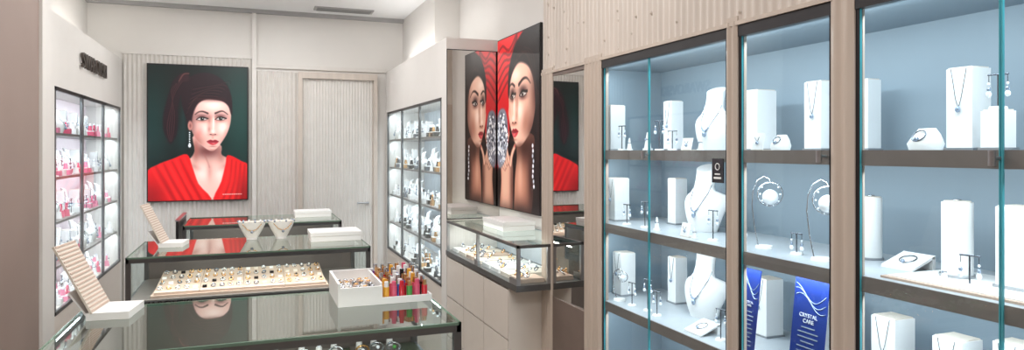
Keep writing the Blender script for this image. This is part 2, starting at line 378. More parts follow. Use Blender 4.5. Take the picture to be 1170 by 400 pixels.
c.line([(31.5,46),(35,43.3),(39,43),(44,45.4)],0.5,1.2,(36,20,20),0.8); c.line([(81,46),(73,41),(64,41),(54.5,45)],0.4,1.6,(36,20,20),0.8)
c.g(50.5,60,2.8,9,SH,0.55); c.g(49.5,72,2.6,5,SH,0.5); c.g(43,63,1.8,10,HL,0.85); c.g(41.5,73.5,2.6,2.4,HL,0.8)
c.g(43.5,78.5,6,1.5,SH,0.85); c.ell(39.6,77.4,1.4,.7,(80,36,32),0.8); c.ell(46.8,77.6,1.6,.8,(80,36,32),0.8); c.g(45,92.6,6,1.4,SH,0.7)
c.poly([(37.5,85),(41,82.8),(44,83.5),(47,82.8),(53.5,85.4),(49,86.2),(44,86.4),(40,85.8)],(140,28,40),0.7); c.poly([(38,85.4),(44,86.6),(53,85.7),(49,89.2),(44,90.4),(40,88.8)],(190,54,64),0.7)
c.line([(37.5,85.3),(44,86.2),(53.5,85.4)],0.2,0.2,(64,8,14),0.4,.9); c.g(43.5,88.2,3,.9,(246,150,144),0.6)
# hand with five fingers at the chin, jewelled cuff
arm=c.sd([(10,112),(28,106),(38,112),(40,130),(36,158),(8,158),(10,130)])
c.blend(0.5+arm/2,(222,170,146),1); c.g(39,134,7,44,DK,0.85,0,arm); c.g(7,134,5,44,SH,0.7,0,arm); c.g(24,160,30,10,(30,14,14),0.8,0,arm)
for (p0,p1,p2,r) in (((20,118),(6,110),(8,98),2.6),((22,116),(10,103),(14,92),2.9),((25,113),(16,99),(22,89),3.1),((30,112),(23,97),(30,87),3.1),((34,114),(38,105),(45,98),3.3)):
    c.line([p0,p1,p2],r,r*.72,(122,70,58),1.0); c.line([p0,p1,p2],r*.78,r*.5,(232,182,158),1.2)
    c.ell(p2[0],p2[1],1.0,1.5,(170,20,34),0.6)
c.poly([(0,70),(18,64),(27,78),(25,102),(14,116),(0,114)],(120,122,134),1.2)
rr=random.Random(5)
for k in range(170):
    x=rr.uniform(0,27);y=rr.uniform(67,115)
    if abs(x-12)/14+abs(y-91)/28<1.2: c.ell(x,y,rr.uniform(.7,1.8),rr.uniform(.7,1.8),rr.choice([(255,255,255),(230,234,244),(50,52,64),(190,196,210),(250,250,255)]),0.7)
for k in range(9): c.ell(87+rr.uniform(-1.5,1.5),98+k*4.2,1.6,1.8,rr.choice([(240,240,248),(190,195,205)]),0.7)
p=empty('woman_poster')
c.mesh('print',(1.512,4.235,2.215),(0,-0.70,0),(0,0,-1.08),M_POST,p)
b=MB(); b.box(1.514,1.53,3.53,4.24,1.13,2.222,M_DARK); b.obj('poster_frame',p)

# ---------------------------------------------------------------- small display pieces
def bust(mb,h):
    # necklace form facing -X: shoulders and chest plate with a neck leaning back
    S=[(0,.0,.10,.27),(.10,-.02,.12,.31),(.22,-.04,.135,.36),(.34,-.045,.135,.41),(.44,-.03,.13,.46),(.51,.0,.115,.475),(.56,.025,.10,.43),(.60,.045,.095,.33),(.645,.06,.095,.235),(.70,.075,.095,.20),(.80,.10,.10,.185),(.92,.125,.105,.185),(1.0,.14,.11,.195)]
    n=32; vs=[]
    def sx(y): return .9*y*y
    for (z,ox,d,w) in S:
        for i in range(n):
            a=2*math.pi*i/n; y=w*math.sin(a); x=ox+d*math.cos(a)
            if z<.62: x += sx(y)
            t=.06*math.cos(a) if z>.95 else 0
            vs.append((x*h,y*h*.9,(z+t)*h))
    fs=[]
    for k in range(len(S)-1):
        for i in range(n):
            j=(i+1)%n; fs.append((k*n+i,k*n+j,(k+1)*n+j,(k+1)*n+i))
    mb.add(vs,fs,M_WHITE,True); mb.add(vs,[tuple(range(n))[::-1],tuple(range((len(S)-1)*n,len(S)*n))],M_WHITE)
    def front(y,z):
        for q in range(len(S)-1):
            if S[q][0]<=z<=S[q+1][0]:
                f=(z-S[q][0])/(S[q+1][0]-S[q][0]); ox=S[q][1]*(1-f)+S[q+1][1]*f; d=S[q][2]*(1-f)+S[q+1][2]*f; w=S[q][3]*(1-f)+S[q+1][3]*f
                r=max(0,1-(y/w)**2)**.5; x=ox-d*r
                if z<.62: x+=sx(y)
                return x
        return 0
    pts=[]
    for i in range(17):
        a=-1+2*i/16; y=.185*a
        z=.74-.42*(1-a*a)**.8; pts.append(((front(y,z)-.012)*h,y*h*.9,z*h))
    mb.tube(pts,0.0013,M_CHAIN,5)
    for q in pts[5:12]: mb.sphere(q,0.0036,M_GEM,7,5)
    q=pts[8]; mb.sphere((q[0]-0.002,q[1],q[2]-0.012),0.008,M_GEM,8,5,1.4)
def riser(mb,w,h,jew=True):
    mb.box(-w/2,w/2,-w/2,w/2,0.006,h,M_WHITE); mb.box(-w/2-.004,w/2+.004,-w/2-.004,w/2+.004,0,0.006,M_STEEL)
    mb.box(-w/2+.003,w/2-.003,-w/2+.003,w/2-.003,h,h+.003,M_CREAM)
    if jew:
        mb.tube([(-w/2-.002,-w*.3,h),(-w/2-.003,-w*.1,h*.62),(-w/2-.003,0,h*.52),(-w/2-.003,w*.1,h*.62),(-w/2-.002,w*.3,h)],0.0009,M_CHAIN,5)
        mb.sphere((-w/2-.005,0,h*.5),0.006,M_GEM,8,5,1.3)
def column(mb,r,h):
    mb.cyl((0,0,0),(0,0,0.006),r*1.15,r*1.15,M_STEEL,24); mb.cyl((0,0,0.006),(0,0,h),r,r,M_WHITE,28); mb.cyl((0,0,h),(0,0,h+.003),r*.85,r*.85,M_CREAM,24)
    mb.torus((0,0,h+.005),0.008,0.0018,M_SILVER,(0,0,1))
def eartree(mb,h):
    mb.cyl((0,0,0),(0,0,0.006),0.018,0.016,M_WHITE,16); mb.cyl((0,0,0.006),(0,0,h),0.002,0.002,M_CHAIN,8)
    mb.cyl((0,-.02,h),(0,.02,h),0.002,0.002,M_CHAIN,8)
    for y in (-.018,.018):
        mb.cyl((0,y,h),(0,y,h-.02),0.0008,0.0008,M_CHAIN,5)
        for k,r in enumerate((.003,.0045,.006)): mb.sphere((0,y,h-.02-k*.011),r,M_GEM if k%2 else M_CRYST,8,5,1.2)
def hoopstand(mb,h,r):
    mb.cyl((0,0,0),(0,0,0.008),0.026,0.024,M_WHITE,20)
    pts=[(0,0.02,0.008),(0,.032,h*.3),(0,.040,h*.6),(0,.036,h*.8),(0,.022,h*.94),(0,0.0,h),(0,-.016,h*.97),(0,-.02,h*.92)]
    mb.tube(pts,0.0020,M_SILVER,8)
    cz=h*.92-r; mb.torus((0,-.02,cz),r,0.0020,M_SILVER,(1,.6,0),32)
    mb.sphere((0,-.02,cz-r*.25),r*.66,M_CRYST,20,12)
    for i in range(10):
        a=math.pi*2*i/10; mb.sphere((-.45*r*math.cos(a),-.02+.75*r*math.cos(a)*.9,cz+r*math.sin(a)),.003,M_CRYST,6,4)
def ringcone(mb,h):
    mb.cyl((0,0,0),(0,0,h*.12),h*.28,h*.28,M_WHITE,16); mb.cyl((0,0,h*.12),(0,0,h),h*.2,h*.05,M_WHITE,16)
    mb.torus((0,0,h*.6),h*.13,h*.025,M_CHAIN,(0.2,0,1),14); mb.sphere((-h*.14,0,h*.6),h*.06,M_GEM,8,5)
def cushion(mb,w,h):
    mb.loft([(0,0,0,w*.42,w*.5,0),(0,0,h*.3,w*.5,w*.55,0),(0.004,0,h*.7,w*.3,w*.45,0),(0.006,0,h,w*.1,w*.3,0)],M_WHITE,20)
    mb.torus((-w*.3,0,h*.66),w*.22,0.0016,M_CHAIN,(-1,0,.8),18); mb.sphere((-w*.42,0,h*.5),0.006,M_GEM,8,5)
def card(mb,w,h):
    mb.obox((0,-w/2,0.003),(0.003,0,0),(0,w,0),(h*.25,0,h),M_WHITE); mb.box(0,.035,-w/2,w/2,0,.003,M_CREAM)
    mb.tube([(0.002,-w*.2,h*.8),(-0.002+h*.1,0,h*.5),(0.002,w*.2,h*.8)],0.001,M_CHAIN,5); mb.sphere((h*.1-.003,0,h*.45),.005,M_GEM,8,5)
def put(name,fn,x,y,z,rot,*a):
    mb=MB(); fn(mb,*a); return mb.obj(name,None,(x,y,z+0.0003),rot)

# ---------------------------------------------------------------- near right wall with built-in glazed cabinet
XR=1.35; XB=1.72; Y0=0.30; Y1=2.645
w=empty('wall_display_cabinet')
b=MB()
b.box(XB,XB+0.035,Y0,Y1,0.5,1.86,M_CABIN); b.box(XR+.02,XB,Y1-.015,Y1,0.5,1.86,M_CABIN); b.box(XR+.02,XB,Y0,Y0+.02,0.5,1.86,M_CABIN)
b.box(XR+.005,XB,Y0,Y1,1.85,1.875,M_CABIN)
b.obj('carcass',w)
b=MB()
for z in (1.5,1.2,0.88,0.56):
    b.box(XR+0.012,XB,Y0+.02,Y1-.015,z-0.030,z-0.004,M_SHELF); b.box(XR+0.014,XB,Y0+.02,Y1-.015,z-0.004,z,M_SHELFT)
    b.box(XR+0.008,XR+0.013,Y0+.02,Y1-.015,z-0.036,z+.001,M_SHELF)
b.obj('shelves',w)
b=MB()   # face panels
b.box(XR,XB+.035,Y0,3.12,0,0.53,M_BEIGED); b.box(XR,XR+.02,Y0,3.12,0.53,0.555,M_DARK)
b.box(XR+.006,XB+.03,-1.6,3.12,1.875,ZC,M_BEIGEL)
b.box(XR+.0,XB+.03,-1.6,Y0,0,1.875,M_BEIGE)
b.box(XR+.03,XB+.03,2.65,3.12,0.53,1.875,M_BEIGE)
b.flutes((XR+.006,Y0,1.885),(0,1,0),3.12-Y0,(0,0,1),ZC-1.885,(-1,0,0),80,0.008,M_BEIGEL)
for (a,e) in ((2.99,3.12),(2.50,2.655),(1.655,1.705),(1.235,1.305),(0.55,0.62)):
    b.box(XR-.004,XR+.03,a,e,0,1.9,M_BEIGE); n=max(2,int((e-a)/.026))
    b.flutes((XR-.004,a,0),(0,1,0),e-a,(0,0,1),1.885,(-1,0,0),n,0.007,M_BEIGE)
rr=random.Random(11)
for k in range(60):   # pressed dimples in the metal-look panel
    y=Y0+rr.random()*(3.1-Y0); z=1.90+abs(rr.gauss(0,1))*0.22
    if z<ZC-.05:
        x=XR-.003; s_=rr.uniform(.004,.007)
        b.add([(x-.003,y,z),(x+.008,y-s_,z),(x+.008,y,z+s_*2.2),(x+.008,y+s_,z),(x+.008,y,z-s_*2.2)],[(0,1,2),(0,2,3),(0,3,4),(0,4,1)],M_BEIGEL)
b.box(XR-.008,XR+.01,Y0,3.12,1.872,1.884,M_BEIGE)
b.obj('panelling',w)
b=MB()
for (a,e) in ((1.705,2.50),(1.305,1.655),(0.62,1.235)):
    b.box(XR-.002,XR+.016,a,e,1.838,1.872,M_DARK); b.box(XR+.001,XR+.012,a,a+.010,.555,1.84,M_DARK); b.box(XR+.001,XR+.012,e-.010,e,.555,1.84,M_DARK)
b.obj('door_frames',w)
b=MB()
for (a,e) in ((2.155,2.490),(1.715,2.150),(1.315,1.645),(0.90,1.225),(0.630,0.895)):
    b.quad([(XR+.006,a,.56),(XR+.006,e,.56),(XR+.006,e,1.838),(XR+.006,a,1.838)],G_CAB)
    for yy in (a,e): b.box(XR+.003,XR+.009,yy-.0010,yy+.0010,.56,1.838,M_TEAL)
b.obj('glass_doors',w)
for yy in (2.155,0.90,1.33):
    b=MB(); b.cyl((XR-.018,yy,1.47),(XR-.018,yy,1.50),0.007,0.007,M_STEEL,12); b.cyl((XR-.018,yy,1.485),(XR+.006,yy,1.485),0.004,0.004,M_STEEL,8); b.obj('door_knob',w)
for z,e in ((1.838,8.2),(1.462,6.6),(1.162,6.6),(0.842,6)):
    area('cabinet_light',(XR+.05,1.47,z),(0,-0.5,0),.03,2.2,e,(0.83,0.935,1.0))
# mirror at the wall end (slightly toed in)
b=MB()
b.quad([(XR+.012,2.66,.80),(XR-.001,2.988,.80),(XR-.001,2.988,1.855),(XR+.012,2.66,1.855)],M_MIRROR)
b.box(XR+.014,XR+.03,2.656,2.99,0.53,1.873,M_DARK)
b.box(XR-.002,XR+.014,2.656,2.99,0.53,0.80,M_BEIGED); b.box(XR-.002,XR+.014,2.656,2.99,1.855,1.873,M_BEIGED); b.obj('wall_mirror')

# items on shelves
Z1,Z2,Z3=1.5,1.2,0.88
put('display_riser',riser,1.45,2.58,Z1,0,.07,.19); put('display_riser',riser,1.58,2.33,Z1,0,.055,.195)
put('ring_stand',ringcone,1.43,2.28,Z1,0,.07); put('earring_stand',eartree,1.43,2.20,Z1,.4,.11); put('earring_stand',eartree,1.42,2.46,Z1,.2,.10); put('ring_stand',ringcone,1.42,2.40,Z1,0,.05)
put('necklace_bust',bust,1.56,2.06,Z1,.30,.22); put('ring_stand',ringcone,1.41,1.92,Z1,0,.045); put('earring_stand',eartree,1.42,2.10,Z1,.4,.07); put('jewelry_card',card,1.40,1.99,Z1,.1,.05,.04)
put('display_riser',riser,1.60,1.86,Z1,0,.08,.20,False); put('jewelry_cushion',cushion,1.43,1.57,Z1,.1,.055,.045); put('display_riser',riser,1.60,1.589,Z1,0,.065,.205)
put('jewelry_card',card,1.42,1.66,Z1,0,.05,.05)
put('display_riser',riser,1.64,1.46,Z1,0,.05,.2,False); put('jewelry_cushion',cushion,1.43,1.115,Z1,0,.07,.05); put('display_riser',riser,1.56,1.108,Z1,0,.062,.19)
put('display_riser',riser,1.50,1.00,Z1,0,.045,.085,False); put('earring_stand',eartree,1.50,1.00,Z1+.0885,.2,.075); put('necklace_bust',bust,1.56,.88,Z1,.30,.22)
# mid
put('display_riser',riser,1.47,2.58,Z2,0,.07,.18); put('display_riser',riser,1.62,2.36,Z2,0,.055,.185,False)
put('earring_stand',eartree,1.43,2.30,Z2,.2,.10); put('earring_stand',eartree,1.42,2.42,Z2,.2,.08); put('ring_stand',ringcone,1.42,2.20,Z2,0,.05)
put('necklace_bust',bust,1.56,2.12,Z2,.30,.235); put('jewelry_card',card,1.40,2.00,Z2,0,.05,.045); put('earring_stand',eartree,1.43,1.88,Z2,.2,.10); put('ring_stand',ringcone,1.40,1.94,Z2,0,.04)
put('earring_stand',eartree,1.48,1.80,Z2,.2,.07)
put('hoop_earring_stand',hoopstand,1.47,1.684,Z2,.35,.22,.036); put('hoop_earring_stand',hoopstand,1.45,1.44,Z2,.3,.22,.038); put('earring_stand',eartree,1.47,1.55,Z2,.1,.06)
put('display_column',column,1.60,1.41,Z2,0,.027,.17); put('display_column',column,1.53,1.113,Z2+.008,0,.032,.172)
put('display_riser',riser,1.52,.965,Z2+.008,0,.065,.172,False); put('earring_stand',eartree,1.44,1.02,Z2+.008,.2,.066); put('ring_stand',ringcone,1.43,1.07,Z2+.008,0,.04)
def sheet(mb,x,y):
    mb.box(-x/2,x/2,-y/2,y/2,0,.005,M_PAD); mb.box(-x/2+.01,x/2-.01,-y/2+.01,y/2-.01,.005,.0075,M_WHITE)
put('display_tray',sheet,1.51,1.0,Z2,0,.24,.40)
def lying(mb):
    mb.obox((-.04,-.045,0),(.08,0,.03),(0,.09,0),(0,0,.006),M_WHITE); mb.box(.03,.04,-.045,.045,0,.032,M_WHITE)
    mb.torus((0,0,.024),.02,.0013,M_CHAIN,(-.35,0,1)); mb.sphere((-.018,0,.02),.005,M_GEM)
put('jewelry_ramp',lying,1.56,1.265,Z2,0)
# low
put('display_riser',riser,1.50,2.58,Z3,0,.07,.18); put('display_riser',riser,1.62,2.36,Z3,0,.055,.185)
put('earring_stand',eartree,1.42,2.38,Z3,.2,.09); put('earring_stand',eartree,1.43,2.28,Z3,.2,.12); put('hoop_earring_stand',hoopstand,1.42,2.48,Z3,.2,.13,.02); put('earring_stand',eartree,1.42,2.20,Z3,.2,.09)
put('necklace_bust',bust,1.56,2.12,Z3,.30,.235); put('jewelry_ramp',lying,1.43,1.94,Z3,0); put('earring_stand',eartree,1.43,1.84,Z3,.2,.10)
put('display_riser',riser,1.62,1.84,Z3,0,.07,.19); put('display_riser',riser,1.60,1.60,Z3,0,.07,.19)
put('display_riser',riser,1.55,1.30,Z3,0,.07,.19); put('display_riser',riser,1.53,1.113,Z3,0,.07,.185); put('display_riser',riser,1.52,.975,Z3,0,.06,.21)
def brochure(w,h,y,x):
    e=empty('brochure'); b=MB(); b.obox((0,-w/2,0.004),(.003,0,0),(0,w,0),(.03,0,h),M_BLUE); b.box(0,.045,-w/2,w/2,0,.004,M_CRYST)
    for k in range(9):
        zz=h*(.50-k*.05); ww=w*(.30 if k%3 else .2)
        b.obox((-.0015+.03*zz/h,-ww,zz),(.0008,0,0),(0,2*ww,0),(.0008,0,.0025),M_GEM)
    for q in range(3):
        pts=[]
        for k in range(15):
            a=k/14; zz=h*(.86-.05*q-.09*math.sin(a*4.5+q*.5)); pts.append((-.0012+.03*zz/h,-w*.45+a*w*.9,zz))
        b.tube(pts,.0010,M_GEM,5)
    b.obj('leaflet',e); e.location=(x,y,Z3+.0003)
    text('heading','CRYSTAL\nCARE',w*.13,(.0148,0,h*.60),(math.radians(90),0,math.radians(-90)),M_CRYST,e,.0004)
brochure(.075,.25,1.70,1.41); brochure(.12,.262,1.46,1.41)
# small price tag
b=MB(); b.box(XR-.004,XR-.001,1.72,1.775,1.40,1.475,M_BLACK)
b.torus((XR-.005,1.747,1.45),.010,.0015,M_WHITE,(1,0,0)); b.box(XR-.005,XR-.004,1.73,1.765,1.412,1.418,M_WHITE); b.box(XR-.005,XR-.004,1.735,1.76,1.425,1.429,M_WHITE)
b.obj('door_tag')

# ---------------------------------------------------------------- far partition cabinets
def far_cabinet(name,xf,xb,y0,y1,ztop,zlo,zhi,nb,cols,seed,back,step,en):
    e=empty(name); lo,hi=min(xf,xb),max(xf,xb)
    b=MB(); b.box(lo,hi,y0-.12,y1+.08,zhi,ztop,M_WALL)
    b.box(lo,hi,y0-.12,y0,0,zhi,M_WALL); b.box(lo,hi,y1,y1+.08,0,zhi,M_WALL); b.box(lo,hi,y0,y1,0,zlo,M_DRAWER)
    b.obj('casing',e)
    s=1 if xf<xb else -1
    b=MB(); bx=sorted((xb-s*.012,xb-s*.002)); b.box(bx[0],bx[1],y0,y1,zlo,zhi,back); b.obj('back_panel',e)
    n=5; zs=[zlo+i*(zhi-zlo)/n for i in range(n)]
    b=MB(); sx=sorted((xf+s*.02,xb-s*.013))
    for z in zs[1:]: b.box(sx[0],sx[1],y0,y1,z-.014,z,M_SHELF)
    bw=(y1-y0)/nb
    fx=sorted((xf-s*.004,xf+s*.012))
    for i in range(nb+1):
        yy=y0+i*bw; b.box(fx[0],fx[1],max(y0,yy-.015),min(y1,yy+.015),zlo,zhi,M_FRAME)
    b.box(fx[0],fx[1],y0,y1,zhi-.02,zhi,M_DARK); b.box(fx[0],fx[1],y0,y1,zlo,zlo+.02,M_DARK)
    b.obj('shelves',e)
    b=MB()
    for i in range(nb):
        a=y0+i*bw+.015;c_=a+bw-.03; b.quad([(xf,a,zlo+.02),(xf,c_,zlo+.02),(xf,c_,zhi-.02),(xf,a,zhi-.02)],G_CAB)
    b.obj('glass_doors',e)
    b=MB(); r=random.Random(seed)
    for k,z in enumerate(zs):
      for row in (0,1):
        y=y0+.04+row*.03
        while y<y1-.05:
            x=xf+s*(r.uniform(.05,.08) if row==0 else r.uniform(.14,.17)); t=r.random(); q=len(b.v); z_=z+.0005 if k else z+.001
            m=r.choice(cols)
            if row==0: t=.5+t*.5
            if t<.28: riser(b,r.uniform(.04,.06),r.uniform(.09,.16))
            elif t<.52: bust(b,r.uniform(.13,.17))
            elif t<.6: ringcone(b,r.uniform(.06,.09))
            elif t<.68: eartree(b,r.uniform(.07,.10))
            elif t<.85:
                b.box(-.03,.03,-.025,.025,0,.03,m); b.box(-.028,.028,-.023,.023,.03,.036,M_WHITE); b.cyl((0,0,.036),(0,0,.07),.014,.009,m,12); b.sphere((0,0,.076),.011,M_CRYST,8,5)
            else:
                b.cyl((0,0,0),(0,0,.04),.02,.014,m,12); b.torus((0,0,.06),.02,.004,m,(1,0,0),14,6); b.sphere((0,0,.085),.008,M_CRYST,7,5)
            rot=Matrix.Rotation(0 if s>0 else math.pi,4,'Z')
            b.xf(Matrix.Translation((x,y,z_))@rot,q)
            y+=r.uniform(*step)
    b.obj('jewelry_displays',e)
    for i in range(1,n+1):
        z=zlo+i*(zhi-zlo)/n-.02
        area(name+'_light',(xf+s*.04,(y0+y1)/2,z),(0,-s*.5,0),.025,y1-y0-.05,en,(0.86,0.94,1.0))
    return e
far_cabinet('glass_display_case',-1.0,-1.25,4.34,6.30,2.25,.60,1.85,3,[M_PINK,M_ROSE,M_PINK,M_WHITE,M_PINK,M_WHITE],3,M_CABINP,(.075,.11),5.0)
far_cabinet('glass_display_case',1.17,1.53,4.38,6.30,2.23,.60,1.85,3,[M_BLACK,M_WHITE,M_GOLD,M_CHAIN,M_WHITE],9,M_CABINL,(.09,.13),4.6)
# sign
s=empty('store_sign'); text('letters','SWAROVSKI',.135,(-0.985,5.28,2.06),(math.radians(90),0,math.radians(90)),M_SIGN,s,.008)
# mirror on partition end
b=MB(); b.quad([(1.175,4.254,1.06),(1.528,4.254,1.06),(1.528,4.254,2.15),(1.175,4.254,2.15)],M_MIRROR); b.box(1.172,1.53,4.2545,4.2595,1.055,2.155,M_DARK); b.obj('partition_mirror')

# ---------------------------------------------------------------- island counters
def counter(name,x0,x1,y0,y1,zt=1.0,zg=.79,seed=1,deck=M_TRAYG,brand=False,tray=None):
    e=empty(name)
    b=MB(); b.box(x0+.02,x1-.02,y0+.02,y1-.02,.08,zg-.03,M_BASE); b.box(x0+.05,x1-.05,y0+.05,y1-.05,0,.08,M_DARK)
    n=3; wd=(x1-x0-.04)/n
    for i in range(n):
        b.box(x0+.025+i*wd,x0+.015+(i+1)*wd,y0+.012,y0+.02,.11,zg-.06,M_BEIGE); b.cyl((x0+.02+(i+.5)*wd-.04,y0+.006,zg-.10),(x0+.02+(i+.5)*wd+.04,y0+.006,zg-.10),.005,.005,M_STEEL,8)
    b.box(x0,x1,y0,y1,zg-.035,zg,M_FRAME); b.box(x0+.012,x1-.012,y0+.012,y1-.012,zg,zg+.004,deck)
    b.obj('base',e)
    b=MB()
    b.quad([(x0+.004,y0+.004,zt),(x1-.004,y0+.004,zt),(x1-.004,y1-.004,zt),(x0+.004,y1-.004,zt)],G_CNT)
    b.quad([(x0+.004,y0+.004,zg),(x1-.004,y0+.004,zg),(x1-.004,y0+.004,zt),(x0+.004,y0+.004,zt)],G_CAB)
    b.quad([(x1-.004,y0+.004,zg),(x1-.004,y1-.004,zg),(x1-.004,y1-.004,zt),(x1-.004,y0+.004,zt)],G_CAB)
    b.quad([(x0+.004,y0+.004,zg),(x0+.004,y1-.004,zg),(x0+.004,y1-.004,zt),(x0+.004,y0+.004,zt)],G_CAB)
    b.obj('glass',e)
    b=MB()
    b.box(x0,x1,y0,y0+.008,zt-.008,zt,M_GEDGE); b.box(x0,x1,y1-.008,y1,zt-.008,zt,M_GEDGE)
    b.box(x0,x0+.008,y0,y1,zt-.008,zt,M_GEDGE); b.box(x1-.008,x1,y0,y1,zt-.008,zt,M_GEDGE)
    b.box(x0+.001,x1-.001,y0+.001,y0+.014,zt-.028,zt-.008,M_FRAME); b.box(x1-.014,x1-.001,y0,y1,zt-.028,zt-.008,M_FRAME); b.box(x0+.001,x0+.014,y0,y1,zt-.028,zt-.008,M_FRAME)
    for (px,py) in ((x0,y0),(x1-.022,y0),(x0,y1-.022),(x1-.022,y1-.022)): b.box(px,px+.022,py,py+.022,zg,zt-.008,M_FRAME)
    b.box(x0+.022,x1-.022,y1-.012,y1-.004,zg,zt-.008,M_BASE)
    b.obj('frame',e)
    b=MB(); r=random.Random(seed)
    if tray:
        tx0,tx1,ty0,ty1=tray; z=zg+.004; H=.035
        nt=4; tw=(tx1-tx0)/nt
        b.box(tx0-.012,tx1+.012,ty0-.012,ty1+.012,z,z+.012,M_PAD)
        for i in range(nt):
            a=tx0+i*tw+.001;c_=a+tw-.002
            b.obox((a,ty0,z+.012),(c_-a,0,0),(0,ty1-ty0,H),(0,0,.012),M_PAD)
            for k in range(5):
                for j in range(4):
                    x=a+.02+(c_-a-.04)*k/4; f=(j+.5)/4; y=ty0+(ty1-ty0)*f; zz=z+.032+H*f
                    m=r.choice([M_GOLD,M_SILVER,M_CHAIN,M_SILVER,M_GOLD])
                    if r.random()<.8:
                        b.torus((x,y,zz),.010,.0028,m,(r.uniform(-.4,.4),-.5,.9),12,5)
                        b.sphere((x,y-.006,zz+.007),.0050,r.choice([M_CRYST,M_GEM,M_BLACK,M_CRYST,M_GOLD,M_WHITE]),7,4)
                    else: b.box(x-.010,x+.010,y-.012,y+.012,zz-.008,zz+.002,r.choice([M_WHITE,M_CREAM,M_BLACK]))
    else:
        z=zg+.004
        for i in range(5):
            a=x0+.06+i*(x1-x0-.12)/5; wd2=(x1-x0-.12)/5-.03
            for j in range(2):
                yy=y0+.07+j*.26
                b.box(a,a+wd2,yy,yy+.20,z,z+.02,r.choice([M_PAD,M_BASE,M_TRAYG,M_CREAM])); 
                for k in range(3):
                    cx=a+wd2*(k+.5)/3; cy=yy+.06+r.uniform(0,.06)
                    b.torus((cx,cy,z+.032),.022,.004,r.choice([M_SILVER,M_GOLD,M_GREEN,M_SILVER]),(r.uniform(-.3,.3),-.5,.9),18,6)
                    b.sphere((cx,cy-.02,z+.038),.007,r.choice([M_CRYST,M_GREEN,M_CRYST]),8,5)
                    b.cyl((cx,cy+.07,z+.02),(cx,cy+.07,z+.045),.012,.010,M_WHITE,12); b.sphere((cx,cy+.07,z+.052),.008,r.choice([M_CRYST,M_PINK,M_GREEN]),8,5)
    b.obj('jewelry',e)
    if brand: text('brand_lettering','SWAROVSKI',.045,(x0+.16,y0-.003,zg-.018),(math.radians(90),0,0),M_BLACK,e,.001)
    area(name+'_light',((x0+x1)/2,y0+.035,zt-.04),(0.6,0,0),x1-x0-.06,.02,2.2,(1,.97,.93))
    return e
counter('display_counter',-.50,.57,1.91,2.50,seed=2)
counter('display_counter',-.55,.58,3.60,4.22,seed=4,brand=True,deck=M_BASE,tray=(-.44,.36,3.66,4.06))
counter('display_counter',-.43,.60,5.0,5.6,seed=6,deck=M_BASE,tray=(-.33,.5,5.06,5.4))
b=MB(); b.box(-.47,-.455,5.0,5.6,0.0,1.03,M_DARK); b.box(-.475,-.45,5.0,5.6,1.03,1.04,M_STEEL); b.obj('counter_end_screen')

# side counter with drawers below poster two
e=empty('side_display_counter'); x0,x1,y0,y1,zt,zg=1.17,1.525,3.0,4.255,1.05,.86
b=MB(); b.box(x0+.015,x1,y0+.125,y1,.06,zg-.03,M_BEIGED); b.box(x0+.04,x1,y0+.13,y1,0,.06,M_DARK)
for i in range(3):
    for j in range(3):
        a=y0+.13+i*.375; z=.07+j*.252; b.box(x0,x0+.016,a,a+.367,z,z+.244,M_DRAWER)
b.box(x0+.002,x1,y0+.120,y0+.126,.06,zg-.03,M_DRAWER)
b.box(x0-.005,x0+.18,y0,y0+.125,zg-.03,zg,M_FRAME); b.box(x0-.005,x1,y0+.125,y1,zg-.03,zg,M_FRAME); b.obj('drawers',e)
b=MB(); b.box(x0,x0+.012,y0,y1,zt-.014,zt,M_FRAME); b.box(x0,x0+.175,y0,y0+.012,zt-.014,zt,M_FRAME)
for yy in (y0,y0+.62,y1-.016): b.box(x0,x0+.016,yy,yy+.016,zg,zt-.014,M_STEEL)
b.box(x0+.155,x0+.175,y0,y0+.012,zg,zt-.014,M_STEEL)
for (a,c_) in ((y0,y0+.10),(y0+.60,y0+.66)): b.box(x0-.003,x0,a,c_,zg,zg+.03,M_STEEL)
b.box(x1-.01,x1,y0+.125,y1,zg,zt,M_CABINL); b.obj('frame',e)
b=MB(); b.quad([(x0+.004,y0,zg),(x0+.004,y1,zg),(x0+.004,y1,zt),(x0+.004,y0,zt)],G_CAB); b.quad([(x0,y0+.005,zg),(x0+.175,y0+.005,zg),(x0+.175,y0+.005,zt),(x0,y0+.005,zt)],G_CAB)
b.quad([(x0,y0,zt-.001),(x0+.175,y0,zt-.001),(x0+.175,y0+.125,zt-.001),(x0,y0+.125,zt-.001)],G_CNT)
b.quad([(x0,y0+.125,zt-.001),(x1,y0+.125,zt-.001),(x1,y1,zt-.001),(x0,y1,zt-.001)],G_CNT); b.obj('glass',e)
b=MB(); r=random.Random(8)
for i in range(8):
    a=y0+.05+i*.15
    dpt=.13 if i==0 else .25
    b.box(x0+.03,x0+.03+dpt,a,a+.12,zg,zg+.02,r.choice([M_PAD,M_CREAM,M_WHITE]))
    for k in range(5):
        cx=x0+.045+r.uniform(0,dpt-.04);cy=a+.02+k*.02; b.torus((cx,cy,zg+.032),.012,.003,r.choice([M_GOLD,M_SILVER,M_CHAIN]),(-.6,r.uniform(-.3,.3),.8),12,5); b.sphere((cx,cy,zg+.045),.006,r.choice([M_GEM,M_CRYST,M_GOLD]),7,4)
b.obj('jewelry',e)
area('side_counter_light',(x0+.03,(y0+y1)/2,zt-.03),(0,-.6,0),.02,1.1,2.4,(1,.98,.95))

